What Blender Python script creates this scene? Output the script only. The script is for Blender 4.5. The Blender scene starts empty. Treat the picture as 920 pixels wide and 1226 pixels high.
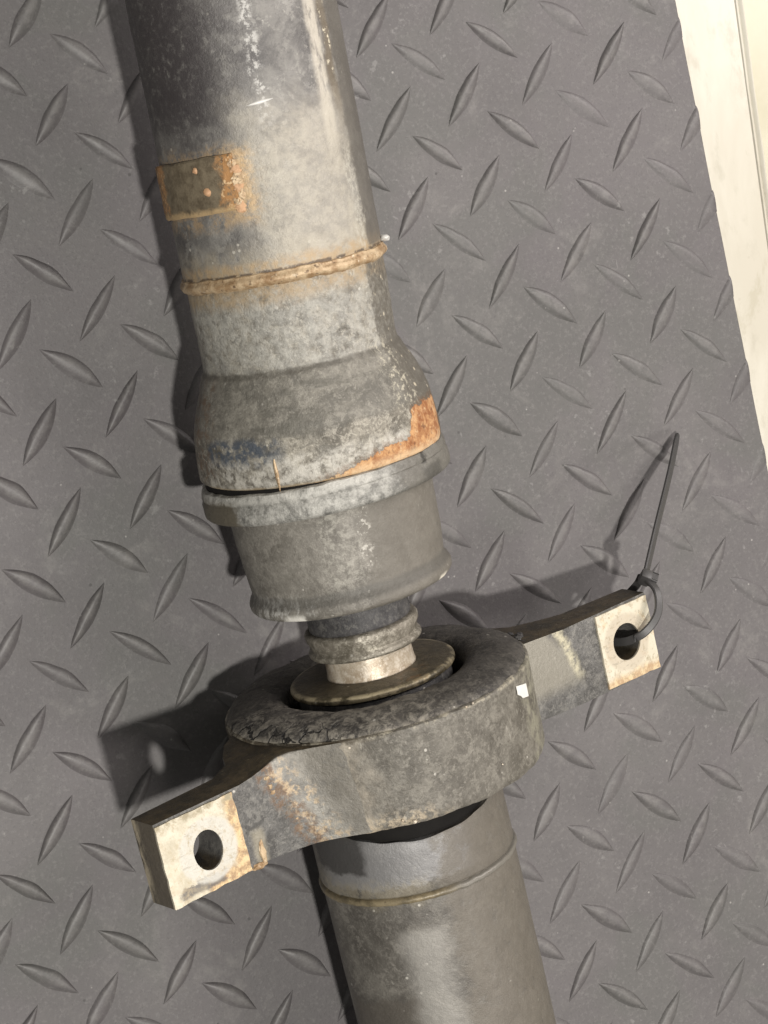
import bpy, bmesh, math, random
from mathutils import Vector, Matrix, noise
random.seed(7)
S = 0.001                      # everything below is written in millimetres
sc = bpy.context.scene

# ------------------------------------------------------------------ camera
cam = bpy.data.cameras.new('camera')
camo = bpy.data.objects.new('camera', cam)
sc.collection.objects.link(camo)
RX, RY, RZ = Vector((.908, -.2221, .3553)), Vector((.2664, .9605, -.0806)), Vector((-.3233, .1679, .9313))
CAM = Vector((-218.455, 113.425, 629.245))
camo.matrix_world = Matrix(((RX.x, RY.x, RZ.x, CAM.x * S), (RX.y, RY.y, RZ.y, CAM.y * S), (RX.z, RY.z, RZ.z, CAM.z * S), (0, 0, 0, 1)))
cam.sensor_fit = 'HORIZONTAL'
cam.sensor_width = 36
cam.lens = 36 * 2400 / 920
cam.clip_start, cam.clip_end = .02, 50
sc.camera = camo

# ------------------------------------------------------------------ light
wd = bpy.data.worlds.new('World')
sc.world = wd
wd.use_nodes = True
wd.node_tree.nodes['Background'].inputs[0].default_value = (1, .975, .93, 1)
wd.node_tree.nodes['Background'].inputs[1].default_value = .22


def lamp(name, loc, power, radius, col):
    l = bpy.data.lights.new(name, 'POINT')
    l.energy, l.shadow_soft_size, l.color = power, radius, col
    o = bpy.data.objects.new(name, l)
    o.location = Vector(loc) * S
    sc.collection.objects.link(o)
    return o


lamp('key_lamp', (-375, -190, 2000), 176, .034, (1, .965, .91))
lamp('lower_right_fill', (470, -560, 900), 14, .11, (1, .93, .89))  # added fill, brightens the mat at the lower right
sl = bpy.data.lights.new('side_fill', 'AREA')          # soft panel added at the upper right to fill the ear shadows
sl.shape, sl.size, sl.size_y = 'RECTANGLE', .30, .7
sl.energy, sl.color = 7.5, (1, .93, .90)
slo = bpy.data.objects.new('side_fill', sl)
slo.location = Vector((580, 330, 580)) * S
slo.rotation_euler = (Vector((580, 330, 580)) - Vector((0, -20, 40))).to_track_quat('Z', 'Y').to_euler()
sc.collection.objects.link(slo)
sc.view_settings.view_transform = 'Standard'
sc.view_settings.look = 'None'
sc.view_settings.gamma = 1
sc.view_settings.use_curve_mapping = False
sc.view_settings.exposure = 0.0

# ------------------------------------------------------------------ material helper


def lin(r, g, b):
    f = lambda c: (c / 255 / 12.92) if c / 255 <= .04045 else ((c / 255 + .055) / 1.055) ** 2.4
    return (f(r), f(g), f(b), 1)


class Mt:
    """small node writer; coordinates are the part's own, in millimetres"""

    def __init__(s, name):
        s.m = bpy.data.materials.new(name)
        s.m.use_nodes = True
        s.t = s.m.node_tree
        s.b = s.t.nodes['Principled BSDF']
        tc = s.t.nodes.new('ShaderNodeTexCoord')
        v = s.t.nodes.new('ShaderNodeVectorMath')
        v.operation = 'SCALE'
        s.t.links.new(tc.outputs['Object'], v.inputs[0])
        v.inputs['Scale'].default_value = 1000
        s.vec = v.outputs[0]
        sp = s.t.nodes.new('ShaderNodeSeparateXYZ')
        s.t.links.new(s.vec, sp.inputs[0])
        s.x, s.y, s.z = sp.outputs
        a = s.op('ARCTAN2', s.x, s.z)
        s.th = s.op('MULTIPLY', a, 57.29578)

    def put(s, sock, v):
        if isinstance(v, bpy.types.NodeSocket):
            s.t.links.new(v, sock)
        else:
            sock.default_value = v

    def op(s, o, a, b=0.0, c=None, clamp=False):
        n = s.t.nodes.new('ShaderNodeMath')
        n.operation = o
        n.use_clamp = clamp
        s.put(n.inputs[0], a)
        s.put(n.inputs[1], b)
        if c is not None:
            s.put(n.inputs[2], c)
        return n.outputs[0]

    def scaled(s, sx, sy, sz):
        n = s.t.nodes.new('ShaderNodeVectorMath')
        n.operation = 'MULTIPLY'
        s.put(n.inputs[0], s.vec)
        n.inputs[1].default_value = (sx, sy, sz)
        return n.outputs[0]

    def noise(s, size, detail=4, rough=.55, dist=0, vec=None, seed=0):
        n = s.t.nodes.new('ShaderNodeTexNoise')
        n.noise_dimensions = '4D'
        s.put(n.inputs['Vector'], vec or s.vec)
        n.inputs['W'].default_value = seed * 7.31
        n.inputs['Scale'].default_value = 1 / size
        n.inputs['Detail'].default_value = detail
        n.inputs['Roughness'].default_value = rough
        n.inputs['Distortion'].default_value = dist
        return n.outputs[0]

    def voro(s, size, feature='F1', vec=None, rnd=1):
        n = s.t.nodes.new('ShaderNodeTexVoronoi')
        n.feature = feature
        s.put(n.inputs['Vector'], vec or s.vec)
        n.inputs['Scale'].default_value = 1 / size
        n.inputs['Randomness'].default_value = rnd
        return n.outputs['Distance']

    def step(s, v, lo, hi, inv=False):
        n = s.t.nodes.new('ShaderNodeMapRange')
        n.interpolation_type = 'SMOOTHSTEP'
        s.put(n.inputs[0], v)
        s.put(n.inputs[1], lo)
        s.put(n.inputs[2], hi)
        n.inputs[3].default_value, n.inputs[4].default_value = (1, 0) if inv else (0, 1)
        return n.outputs[0]

    def band(s, v, lo, hi, soft, wob=None, amt=0):
        if wob is not None:
            v = s.op('ADD', v, s.op('MULTIPLY', s.op('SUBTRACT', wob, .5), amt))
        return s.op('MULTIPLY', s.step(v, lo - soft, lo + soft), s.step(v, hi - soft, hi + soft, True))

    def mul(s, *f):
        r = f[0]
        for q in f[1:]:
            r = s.op('MULTIPLY', r, q)
        return r

    def mix(s, f, a, b):
        n = s.t.nodes.new('ShaderNodeMix')
        n.data_type = 'RGBA'
        s.put(n.inputs[0], f)
        s.put(n.inputs[6], a)
        s.put(n.inputs[7], b)
        return n.outputs[2]

    def bump(s, h, dist, strength=.5, normal=None):
        n = s.t.nodes.new('ShaderNodeBump')
        n.inputs['Strength'].default_value = strength
        n.inputs['Distance'].default_value = dist * S
        s.put(n.inputs['Height'], h)
        if normal is not None:
            s.put(n.inputs['Normal'], normal)
        return n.outputs[0]

    def done(s, col, rough, metal=0.0, normal=None, spec=None):
        s.put(s.b.inputs['Base Color'], col)
        s.put(s.b.inputs['Roughness'], rough)
        s.put(s.b.inputs['Metallic'], metal)
        if spec is not None:
            s.put(s.b.inputs['Specular IOR Level'], spec)
        if normal is not None:
            s.put(s.b.inputs['Normal'], normal)
        return s.m


def A(v):
    return (v, v, v, 1)


def grime(m, dark, mid, pale, size=14, seed=0, g=1.0):
    """dusty worn paint: blotches over a dark coat, mottling and pale chips"""
    big = m.noise(size, 6, .62, .6, seed=seed)
    c = m.mix(m.step(big, .36, .62), dark, mid)
    med = m.noise(size * .32, 6, .7, .3, seed=seed + 1)
    c = m.mix(m.mul(m.step(med, .5, .72), .55), c, pale)
    flk = m.noise(size * .42, 9, .68, .25, seed=seed + 6)
    c = m.mix(m.mul(m.step(flk, .56, .575), .42), c, pale)
    c = m.mix(m.mul(m.step(flk, .43, .415), .45), c, dark)
    pit = m.mul(m.step(m.voro(2.3), .09, .13, True), m.step(m.noise(7, 3, seed=seed + 7), .5, .56))
    c = m.mix(m.mul(pit, .7 * g), c, dark)
    fine = m.noise(1.0, 4, .78, seed=seed + 2)
    c = m.mix(m.mul(m.step(fine, .53, .62), .6 * g), c, dark)
    c = m.mix(m.mul(m.step(fine, .46, .36), .55 * g), c, pale)
    mot = m.noise(2.6, 7, .75, .8, seed=seed + 4)
    c = m.mix(m.mul(m.step(mot, .53, .60), .55 * g), c, pale)
    c = m.mix(m.mul(m.step(mot, .46, .38), .55 * g), c, dark)
    scr = m.noise(1.0, 3, .6, vec=m.scaled(.16, 1.1, .16), seed=seed + 5)
    c = m.mix(m.mul(m.step(scr, .68, .74), m.step(big, .45, .6), .45), c, pale)
    chips = m.mul(m.step(m.voro(3.4), .10, .17, True), m.step(m.noise(6, 2, seed=seed + 3), .55, .62))
    c = m.mix(m.mul(chips, .75), c, (.46, .44, .39, 1))
    return c, big, med, fine


def coat_normal(m, big, med, fine, k=1.0):
    n = m.bump(med, .8 * k, .7)
    return m.bump(fine, .34 * k, .7, n)


# ---- upper tube: dark at the top and along the left, pale grey band, rust round the weight and the weld
m = Mt('worn_tube_paint')
c, big, med, fine = grime(m, (.062, .058, .056, 1), (.17, .163, .15, 1), (.27, .26, .235, 1), 16, 1, .3)
wob = m.noise(9, 5, .6, seed=5)
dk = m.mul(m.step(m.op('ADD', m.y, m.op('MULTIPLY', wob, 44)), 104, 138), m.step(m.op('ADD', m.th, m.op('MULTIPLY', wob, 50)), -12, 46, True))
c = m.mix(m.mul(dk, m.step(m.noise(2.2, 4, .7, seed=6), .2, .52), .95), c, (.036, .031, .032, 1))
tan = m.mul(m.band(m.y, 58, 69, 5, wob, 16), m.step(m.noise(4, 6, .72, seed=16), .3, .62), .8)
c = m.mix(tan, c, (.30, .262, .195, 1))
streak = m.mul(m.band(m.th, 39, 48, 2.5, m.noise(12, 4, .7, vec=m.scaled(1, .25, 1), seed=8), 14), m.step(m.y, 84, 100), m.step(m.noise(3, 4, .7, vec=m.scaled(1, .3, 1), seed=9), .3, .5))
c = m.mix(m.mul(streak, .8), c, (.44, .405, .34, 1))
brown = m.mul(m.band(m.th, 50, 57, 2.5, wob, 12), m.step(m.y, 92, 110))
c = m.mix(m.mul(brown, .8), c, (.12, .096, .065, 1))
crumb = m.mul(m.band(m.th, 51, 56, 1.5, wob, 8), m.step(m.noise(1.6, 3, .6, seed=10), .56, .64), m.step(m.y, 105, 118))
c = m.mix(crumb, c, (.55, .5, .38, 1))
cream = m.mul(m.band(m.th, -14, 56, 12, m.noise(11, 5, .65, seed=190), 34), m.band(m.y, 60, 106, 9, m.noise(12, 5, .65, seed=191), 30), m.op('ADD', .55, m.op('MULTIPLY', m.step(m.noise(3.2, 6, .72, seed=192), .36, .62), .45)))
c = m.mix(m.mul(cream, .78), c, m.mix(m.noise(9, 5, .65, seed=193), (.30, .278, .235, 1), (.42, .385, .31, 1)))
s2 = m.mul(m.band(m.th, 2, 9, 2, m.noise(7, 4, .7, seed=12), 12), m.step(m.y, 98, 112), m.step(m.noise(2, 5, .75, seed=11), .47, .6))
c = m.mix(m.mul(s2, .65), c, (.5, .49, .46, 1))
rs = m.mul(m.band(m.th, -95, -6, 9, wob, 26), m.band(m.y, 77, 99, 2.5, wob, 8))
c = m.mix(m.mul(rs, m.step(m.noise(2.6, 6, .75, seed=13), .42, .58), .6), c, (.34, .235, .125, 1))
rw = m.band(m.y, 58, 66, 1.5, m.noise(5, 5, .7, seed=14), 6)
c = m.mix(m.mul(rw, m.step(m.noise(2.5, 5, .7, seed=15), .3, .6), .8), c, (.33, .235, .13, 1))
wl = m.mul(m.band(m.y, 62.2, 63.3, .3, m.noise(3, 4, .7, seed=17), 1.6), m.step(m.noise(3, 4, seed=18), .4, .5))
c = m.mix(m.mul(wl, .8), c, (.04, .024, .014, 1))
halo = m.mul(m.band(m.th, -24, -8, 5, m.noise(4, 6, .75, seed=19), 22), m.band(m.y, 79, 98, 3, m.noise(4, 6, .75, seed=177), 14))
c = m.mix(m.mul(halo, m.step(m.noise(2, 6, .75, seed=203), .34, .56), .75), c, m.mix(m.noise(2, 5, .75, seed=20), (.36, .22, .10, 1), (.62, .47, .27, 1)))
right_dark = m.mul(m.step(m.op('ADD', m.th, m.op('MULTIPLY', m.noise(5, 5, .7, seed=161), 12)), 61, 65), m.step(m.y, 63, 64))
c = m.mix(m.mul(right_dark, .8), c, (.085, .077, .066, 1))  # darker brown-grey right side with a ragged edge
fr = m.mul(m.band(m.th, 49, 57, 3, m.noise(4, 5, .7, seed=162), 16), m.band(m.y, 62, 92, 4), m.step(m.noise(1.8, 4, .7, seed=163), .42, .6))
c = m.mix(m.mul(fr, .6), c, (.42, .40, .34, 1))
ro = m.op('ADD', .33, m.op('MULTIPLY', med, .35))
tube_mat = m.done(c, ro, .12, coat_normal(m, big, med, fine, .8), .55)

# ---- neck and cone
m = Mt('worn_cone_metal')
c, big, med, fine = grime(m, (.070, .062, .048, 1), (.222, .204, .166, 1), (.40, .375, .315, 1), 9, 21)
wob = m.noise(7, 6, .65, seed=22)
neckb = m.band(m.y, 34, 58, 1.2, wob, 4)
c = m.mix(m.mul(neckb, m.step(med, .3, .6), .6), c, (.33, .325, .295, 1))
c = m.mix(m.mul(m.band(m.y, 54, 61, 2.5, wob, 8), m.step(m.noise(3, 6, .75, seed=29), .3, .6), .85), c, (.30, .225, .135, 1))
c = m.mix(m.mul(m.band(m.y, 17, 34, 1.4, wob, 6), .55), c, (.125, .12, .105, 1))
crs = m.mul(m.band(m.y, 33.0, 34.6, .5, m.noise(6, 5, .7, seed=195), 2.2), m.op('ADD', .45, m.op('MULTIPLY', m.step(m.noise(4, 5, .7, seed=196), .4, .6), .5)))
c = m.mix(crs, c, (.075, .068, .055, 1))
sm = m.mul(m.step(m.noise(1.0, 5, .7, .5, vec=m.scaled(.06, .22, .06), seed=197), .52, .62), m.band(m.y, 10, 34, 3))
c = m.mix(m.mul(sm, .6), c, (.085, .080, .066, 1))
bl = m.mul(m.band(m.th, -60, -20, 6, wob, 26), m.band(m.y, 9.0, 16.5, 1.6, wob, 8), m.step(m.noise(3, 4, .7, seed=23), .36, .56))
c = m.mix(m.mul(bl, .95), c, (.050, .062, .080, 1))
wh = m.mul(m.band(m.th, -64, 46, 8, wob, 30), m.band(m.y, 2, 10.5, 2, wob, 8), m.step(m.noise(3.2, 5, .7, seed=24), .38, .62))
c = m.mix(m.mul(wh, .75), c, (.47, .45, .40, 1))
br = m.mul(m.band(m.th, -92, -58, 8, wob, 24), m.step(m.noise(3.2, 5, .72, seed=25), .46, .62), m.band(m.y, 3, 32, 3))
c = m.mix(m.mul(br, .9), c, (.115, .075, .045, 1))
right_dark = m.mul(m.step(m.op('ADD', m.th, m.op('MULTIPLY', m.noise(4, 5, .72, seed=164), 20)), 60, 64), m.op('ADD', .55, m.op('MULTIPLY', m.step(m.noise(2, 5, .7, seed=165), .4, .6), .4)))
c = m.mix(right_dark, c, (.088, .079, .064, 1))  # cone turns darker brown past a ragged line on the right
fr = m.mul(m.band(m.th, 43, 58, 4, m.noise(3, 5, .7, seed=166), 26), m.band(m.y, 16, 36, 3), m.step(m.noise(1.5, 4, .7, seed=167), .5, .62))
c = m.mix(m.mul(fr, .75), c, (.45, .42, .33, 1))
gr = m.mul(m.step(m.th, 48, 58), m.step(m.voro(2.6), .15, .28, True), m.step(m.noise(4, 3, seed=168), .5, .56))
c = m.mix(m.mul(gr, .8), c, (.46, .41, .31, 1))
# fresh rust: a wedge along the rim that widens to a block on the right
jag = m.op('MULTIPLY', m.op('SUBTRACT', m.noise(2.0, 4, .7, seed=26), .5), 5.5)
h = m.op('ADD', m.op('ADD', m.op('MULTIPLY', m.step(m.th, -8, 38), 5.4), m.op('MULTIPLY', m.step(m.th, 43, 53), 8.2)), m.op('ADD', 2.0, jag))
rust = m.mul(m.op('LESS_THAN', m.y, h), m.band(m.th, -5, 79, 1.2, wob, 4))
rc = m.mix(m.step(m.noise(3.4, 7, .72, .6, seed=27), .38, .62), (.23, .088, .03, 1), (.45, .255, .115, 1))
rc = m.mix(m.mul(m.step(m.noise(2.6, 6, .75, seed=178), .52, .66), .75), rc, (.55, .40, .24, 1))
rc = m.mix(m.mul(m.step(m.noise(2.8, 6, .78, seed=28), .54, .64), .8), rc, (.115, .05, .024, 1))
rc = m.mix(m.mul(m.step(m.y, 2.6, 5.5, True), m.step(m.noise(2.4, 5, .7, seed=181), .3, .6), .8), rc, (.58, .43, .26, 1))
stain = m.mul(m.step(m.op('SUBTRACT', m.y, h), 0, 2.6, True), m.band(m.th, -9, 84, 3, wob, 8), m.step(m.noise(2.2, 6, .75, seed=182), .38, .6))
c = m.mix(m.mul(stain, .75), c, (.10, .052, .024, 1))
c = m.mix(rust, c, rc)
rim = m.mul(m.band(m.th, -70, 6, 6), m.band(m.y, .5, 2.4, .6, wob, 2))
c = m.mix(m.mul(rim, .65), c, (.42, .32, .19, 1))
n = m.bump(m.op('MULTIPLY', rust, -1), .5, 1)
n = m.bump(med, .8, .7, n)
n = m.bump(m.op('ADD', fine, m.op('MULTIPLY', rust, m.noise(1.5, 6, .75, seed=28))), .3, .7, n)
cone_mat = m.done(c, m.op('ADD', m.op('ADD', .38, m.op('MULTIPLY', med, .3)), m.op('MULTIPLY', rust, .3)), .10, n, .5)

# ---- joint collar, body
m = Mt('collar_metal')
c, big, med, fine = grime(m, (.10, .098, .088, 1), (.19, .186, .168, 1), (.32, .31, .285, 1), 9, 31)
wob = m.noise(5, 5, .65, seed=32)
c = m.mix(m.mul(m.band(m.th, -48, 26, 6, wob, 30), m.step(m.noise(3.4, 6, .72, seed=33), .36, .64), .7), c, (.46, .45, .41, 1))
c = m.mix(m.mul(m.band(m.th, -84, -47, 3, wob, 16), m.step(m.y, 91, 92.4, True)), c, (.095, .083, .06, 1))
c = m.mix(m.mul(m.band(m.y, 90.6, 94, .7, wob, 2), m.step(m.th, 12, 30, True), m.step(m.noise(2.4, 5, .7, seed=35), .3, .6), .7), c, (.44, .43, .39, 1))
right_dark = m.mul(m.step(m.op('ADD', m.th, m.op('MULTIPLY', m.noise(4, 5, .72, seed=169), 22)), 40, 48), .75)
c = m.mix(right_dark, c, m.mix(m.noise(3, 5, .7, seed=170), (.07, .065, .054, 1), (.15, .14, .12, 1)))  # right part of the collar darker and mottled
crk = m.mul(m.band(m.th, 49, 51.5, .7, m.noise(2, 3, seed=34), 6), m.step(m.y, 89, 90))
c = m.mix(m.mul(crk, .85), c, (.02, .018, .015, 1))
c = m.mix(m.mul(m.band(m.th, 47, 62, 3, wob, 10), m.band(m.y, 84, 88.5, 1, wob, 3), .7), c, (.05, .048, .042, 1))
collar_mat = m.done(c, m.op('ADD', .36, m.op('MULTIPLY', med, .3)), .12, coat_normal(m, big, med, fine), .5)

m = Mt('joint_body_coat')
c, big, med, fine = grime(m, (.10, .092, .078, 1), (.165, .154, .133, 1), (.25, .235, .205, 1), 12, 41, .7)
wob = m.noise(5, 5, .65, seed=42)
st = m.mul(m.band(m.th, -13, 8, 4, m.noise(6, 5, .7, seed=43), 26), m.step(m.noise(2.4, 5, .72, seed=44), .44, .6), m.step(m.y, 57, 62))
right_dark = m.mul(m.step(m.op('ADD', m.th, m.op('MULTIPLY', m.noise(5, 5, .72, seed=171), 26)), 20, 30), .7)
c = m.mix(right_dark, c, m.mix(m.noise(4, 6, .72, seed=172), (.085, .076, .062, 1), (.145, .133, .112, 1)))  # body darker and browner towards the right
c = m.mix(m.mul(st, .5), c, (.36, .345, .30, 1))
c = m.mix(m.mul(m.band(m.th, 10, 17, 2, wob, 18), m.step(m.y, 62, 66), m.step(m.noise(1.5, 4, .7, seed=45), .5, .6), .7), c, (.48, .46, .41, 1))
low = m.mul(m.band(m.th, -80, -25, 8, wob, 40), m.step(m.y, 56, 62, True), m.step(m.noise(2, 5, .75, vec=m.scaled(1, .5, 1), seed=46), .48, .6))
c = m.mix(m.mul(low, .7), c, (.45, .44, .41, 1))
chip = m.mul(m.band(m.th, -43, -30, 2.5, wob, 14), m.step(m.y, 52.5, 55, True))
c = m.mix(chip, c, (.68, .66, .60, 1))
c = m.mix(m.mul(m.band(m.th, 57, 66, 2, wob, 4), m.step(m.y, 52.5, 54, True)), c, (.66, .62, .52, 1))
c = m.mix(m.mul(m.band(m.y, 55.5, 59, .8, wob, 2), .5), c, (.06, .058, .052, 1))
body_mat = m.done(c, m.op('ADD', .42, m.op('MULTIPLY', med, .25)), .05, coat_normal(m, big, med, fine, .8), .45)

# ---- neck, ring, pale collar
m = Mt('dark_rubber_sleeve')
c, big, med, fine = grime(m, (.03, .029, .03, 1), (.06, .058, .058, 1), (.12, .115, .105, 1), 6, 51)
sleeve_mat = m.done(c, .55, 0, coat_normal(m, big, med, fine, .7), .4)
m = Mt('dusty_steel_ring')
c, big, med, fine = grime(m, (.11, .098, .075, 1), (.21, .19, .155, 1), (.36, .335, .28, 1), 6, 55)
wob = m.noise(3, 5, .7, seed=56)
c = m.mix(m.mul(m.band(m.th, -8, 14, 4, wob, 20), m.step(m.noise(1.8, 4, .7, seed=57), .5, .6), .8), c, (.52, .49, .41, 1))
ring_mat = m.done(c, m.op('ADD', .34, m.op('MULTIPLY', med, .3)), .3, coat_normal(m, big, med, fine, .7), .5)
m = Mt('pale_bare_steel')
c, big, med, fine = grime(m, (.30, .24, .17, 1), (.50, .44, .35, 1), (.58, .53, .45, 1), 8, 61)
pale_mat = m.done(c, .38, .25, coat_normal(m, big, med, fine, .4), .5)
m = Mt('brown_oiled_steel')
c, big, med, fine = grime(m, (.040, .033, .018, 1), (.088, .072, .042, 1), (.125, .102, .065, 1), 7, 65)
wob = m.noise(4, 5, .65, seed=66)
rr = m.op('SQRT', m.op('ADD', m.op('MULTIPLY', m.x, m.x), m.op('MULTIPLY', m.z, m.z)))
c = m.mix(m.mul(m.step(rr, 24.3, 25.6), m.step(wob, .42, .6), .8), c, (.33, .28, .18, 1))
c = m.mix(m.mul(m.band(m.th, 20, 60, 8, wob, 30), m.step(wob, .5, .66), .7), c, (.16, .09, .035, 1))
wash_mat = m.done(c, m.op('ADD', .34, m.op('MULTIPLY', med, .25)), .25, coat_normal(m, big, med, fine, .5), .5)

# ---- rubber bellows
m = Mt('cracked_rubber')
c, big, med, fine = grime(m, (.026, .0235, .021, 1), (.068, .062, .054, 1), (.115, .106, .09, 1), 8, 71)
wob = m.noise(4, 5, .7, seed=72)
pl = m.mul(m.band(m.th, -78, 26, 12, wob, 50), m.step(m.noise(4.0, 7, .75, .8, seed=73), .44, .6), m.band(m.y, 17, 25, 1.5))
c = m.mix(m.mul(pl, .75), c, (.25, .23, .19, 1))
lo = m.mul(m.step(m.y, 20, 21.6, True), m.step(m.th, 10, 40, True), m.step(m.noise(3, 5, .7, seed=74), .42, .58))
c = m.mix(m.mul(lo, .7), c, (.34, .31, .255, 1))
cv = m.scaled(1, 1, 1)
warp = m.t.nodes.new('ShaderNodeVectorMath')
warp.operation = 'ADD'
nz = m.t.nodes.new('ShaderNodeTexNoise')
m.put(nz.inputs['Vector'], m.vec)
nz.inputs['Scale'].default_value = .35
sc2 = m.t.nodes.new('ShaderNodeVectorMath')
sc2.operation = 'SCALE'
m.put(sc2.inputs[0], nz.outputs[1])
sc2.inputs['Scale'].default_value = 4
m.put(warp.inputs[0], m.vec)
m.put(warp.inputs[1], sc2.outputs[0])
ed = m.voro(7.5, 'DISTANCE_TO_EDGE', warp.outputs[0])
crack = m.mul(m.step(ed, .018, .055, True), m.band(m.th, -78, -18, 8, wob, 30), m.band(m.y, 18.5, 23, 1, wob, 4))
c = m.mix(m.mul(crack, .95), c, (.008, .007, .006, 1))
n = m.bump(m.op('MULTIPLY', crack, -1), 1.4, 1)
n = m.bump(med, .8, .7, n)
n = m.bump(fine, .2, .6, n)
rubber_mat = m.done(c, m.op('ADD', .45, m.op('MULTIPLY', med, .3)), 0, n, .45)

# ---- cast housing and ears
m = Mt('cast_housing')
c, big, med, fine = grime(m, (.070, .063, .051, 1), (.132, .122, .102, 1), (.21, .196, .165, 1), 11, 81, 1)
wob = m.noise(7, 5, .65, seed=82)
scr = m.mul(m.step(m.noise(.9, 3, .6, vec=m.scaled(.5, .1, .5), seed=204), .66, .70), m.step(m.noise(12, 3, seed=205), .48, .56))
c = m.mix(m.mul(scr, .5), c, (.36, .345, .30, 1))
pl = m.mul(m.band(m.th, -60, -12, 8, wob, 34), m.step(m.noise(6, 5, .65, seed=83), .3, .58))
c = m.mix(m.mul(pl, .75), c, m.mix(m.noise(5, 5, .7, seed=194), (.30, .275, .23, 1), (.46, .40, .31, 1)))
ru = m.mul(m.band(m.th, -72, -40, 4, wob, 30), m.step(m.noise(2.6, 5, .75, seed=84), .5, .64))
c = m.mix(m.mul(ru, .85), c, (.115, .06, .028, 1))
rt = m.mul(m.band(m.th, -64, -30, 6, wob, 40), m.step(m.noise(4, 5, .7, seed=85), .52, .66))
c = m.mix(m.mul(rt, .7), c, (.43, .31, .18, 1))
lw = m.mul(m.band(m.th, -45, 12, 8, wob, 30), m.step(m.y, -7, -3, True), m.step(m.noise(2, 5, .75, seed=86), .46, .6))
c = m.mix(m.mul(lw, .7), c, (.42, .35, .25, 1))
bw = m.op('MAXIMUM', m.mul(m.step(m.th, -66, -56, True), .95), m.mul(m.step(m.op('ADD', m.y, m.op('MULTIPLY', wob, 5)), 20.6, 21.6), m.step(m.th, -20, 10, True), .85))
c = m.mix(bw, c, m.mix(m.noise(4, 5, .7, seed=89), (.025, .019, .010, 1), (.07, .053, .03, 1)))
ol = m.mul(m.band(m.th, 62, 86, 4, wob, 10), m.step(m.noise(4, 4, .6, seed=87), .4, .6))
c = m.mix(m.mul(ol, .6), c, (.26, .25, .185, 1))
c = m.mix(m.mul(m.step(m.y, 18.4, 19.6), m.step(m.noise(3, 4, .7, seed=88), .45, .6), .8), c, (.34, .31, .24, 1))
house_mat = m.done(c, m.op('ADD', .36, m.op('MULTIPLY', med, .3)), .12, coat_normal(m, big, med, fine, .9), .5)


def ear_material(name, side):
    m = Mt(name)
    c, big, med, fine = grime(m, (.06, .058, .054, 1), (.115, .112, .105, 1), (.19, .183, .165, 1), 9, 91 + side)
    wob = m.noise(6, 5, .65, seed=93)
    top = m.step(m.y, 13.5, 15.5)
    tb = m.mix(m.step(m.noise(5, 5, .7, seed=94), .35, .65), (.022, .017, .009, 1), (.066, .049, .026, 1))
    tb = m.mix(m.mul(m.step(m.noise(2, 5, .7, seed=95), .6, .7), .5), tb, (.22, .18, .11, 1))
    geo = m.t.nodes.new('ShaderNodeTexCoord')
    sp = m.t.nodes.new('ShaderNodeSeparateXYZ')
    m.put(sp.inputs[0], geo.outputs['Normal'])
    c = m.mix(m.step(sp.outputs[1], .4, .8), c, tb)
    ax = m.op('ABSOLUTE', m.x)
    if side > 0:
        sh = m.mul(m.band(m.op('ADD', m.x, m.op('MULTIPLY', m.y, .55)), 40, 65, 2, wob, 10), m.step(m.y, -3, 3))
        front = m.step(sp.outputs[2], .2, .5)
        sh = m.mul(sh, front)
        c = m.mix(m.mul(sh, .8), c, (.235, .22, .18, 1))
        pal = m.mul(front, m.band(m.op('ADD', m.x, m.op('MULTIPLY', m.y, .35)), 63, 66.5, 1.2, wob, 5), m.step(m.y, -1, 4))
        c = m.mix(m.mul(pal, m.step(m.noise(2, 5, .75, seed=179), .3, .6), .8), c, (.52, .48, .34, 1))
    else:
        front = m.step(sp.outputs[2], .2, .5)
        dg = m.op('ADD', m.op('SUBTRACT', ax, m.op('MULTIPLY', m.y, .42)), m.op('MULTIPLY', m.op('SUBTRACT', m.noise(5, 5, .65, seed=173), .5), 9))
        inn = m.mul(front, m.step(dg, 47, 50, True))
        hc = m.mix(m.step(m.noise(7, 6, .65, seed=174), .34, .62), (.15, .144, .13, 1), (.30, .288, .255, 1))
        hc = m.mix(m.step(dg, 36, 45, True), hc, m.mix(m.noise(5, 6, .7, seed=202), (.10, .093, .078, 1), (.19, .176, .148, 1)))
        hc = m.mix(m.mul(m.step(m.noise(2.6, 7, .75, .8, seed=180), .53, .6), .5), hc, (.10, .095, .085, 1))
        c = m.mix(inn, c, hc)
        ru = m.mul(front, m.band(dg, 46.5, 53.5, 1.5), m.step(m.noise(2.2, 5, .75, seed=96), .44, .58))
        c = m.mix(m.mul(ru, .85), c, (.125, .075, .042, 1))
        rt = m.mul(front, m.band(dg, 42, 50, 2.5), m.step(m.noise(3.4, 5, .7, seed=97), .48, .62))
        c = m.mix(m.mul(rt, .8), c, (.46, .35, .22, 1))
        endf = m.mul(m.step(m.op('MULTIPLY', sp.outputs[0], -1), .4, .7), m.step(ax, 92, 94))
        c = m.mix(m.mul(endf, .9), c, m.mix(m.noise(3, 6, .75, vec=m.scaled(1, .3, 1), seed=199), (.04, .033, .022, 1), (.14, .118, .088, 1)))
        ep = m.mul(endf, m.step(m.noise(2.4, 6, .75, vec=m.scaled(1, .3, 1), seed=98), .42, .56), m.step(m.z, 9.5, 13.5, True))
        c = m.mix(m.mul(ep, .85), c, (.46, .40, .29, 1))
        lump = m.mul(m.band(m.x, -66, -62, 1, wob, 3), m.step(m.y, 0, 3, True))
        c = m.mix(m.mul(lump, .6), c, (.30, .27, .20, 1))
    return m.done(c, m.op('ADD', .32, m.op('MULTIPLY', med, .3)), .2, coat_normal(m, big, med, fine, .9), .5)


ear_mats = {-1: ear_material('ear_metal_rusty', -1), 1: ear_material('ear_metal_grey', 1)}


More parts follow.
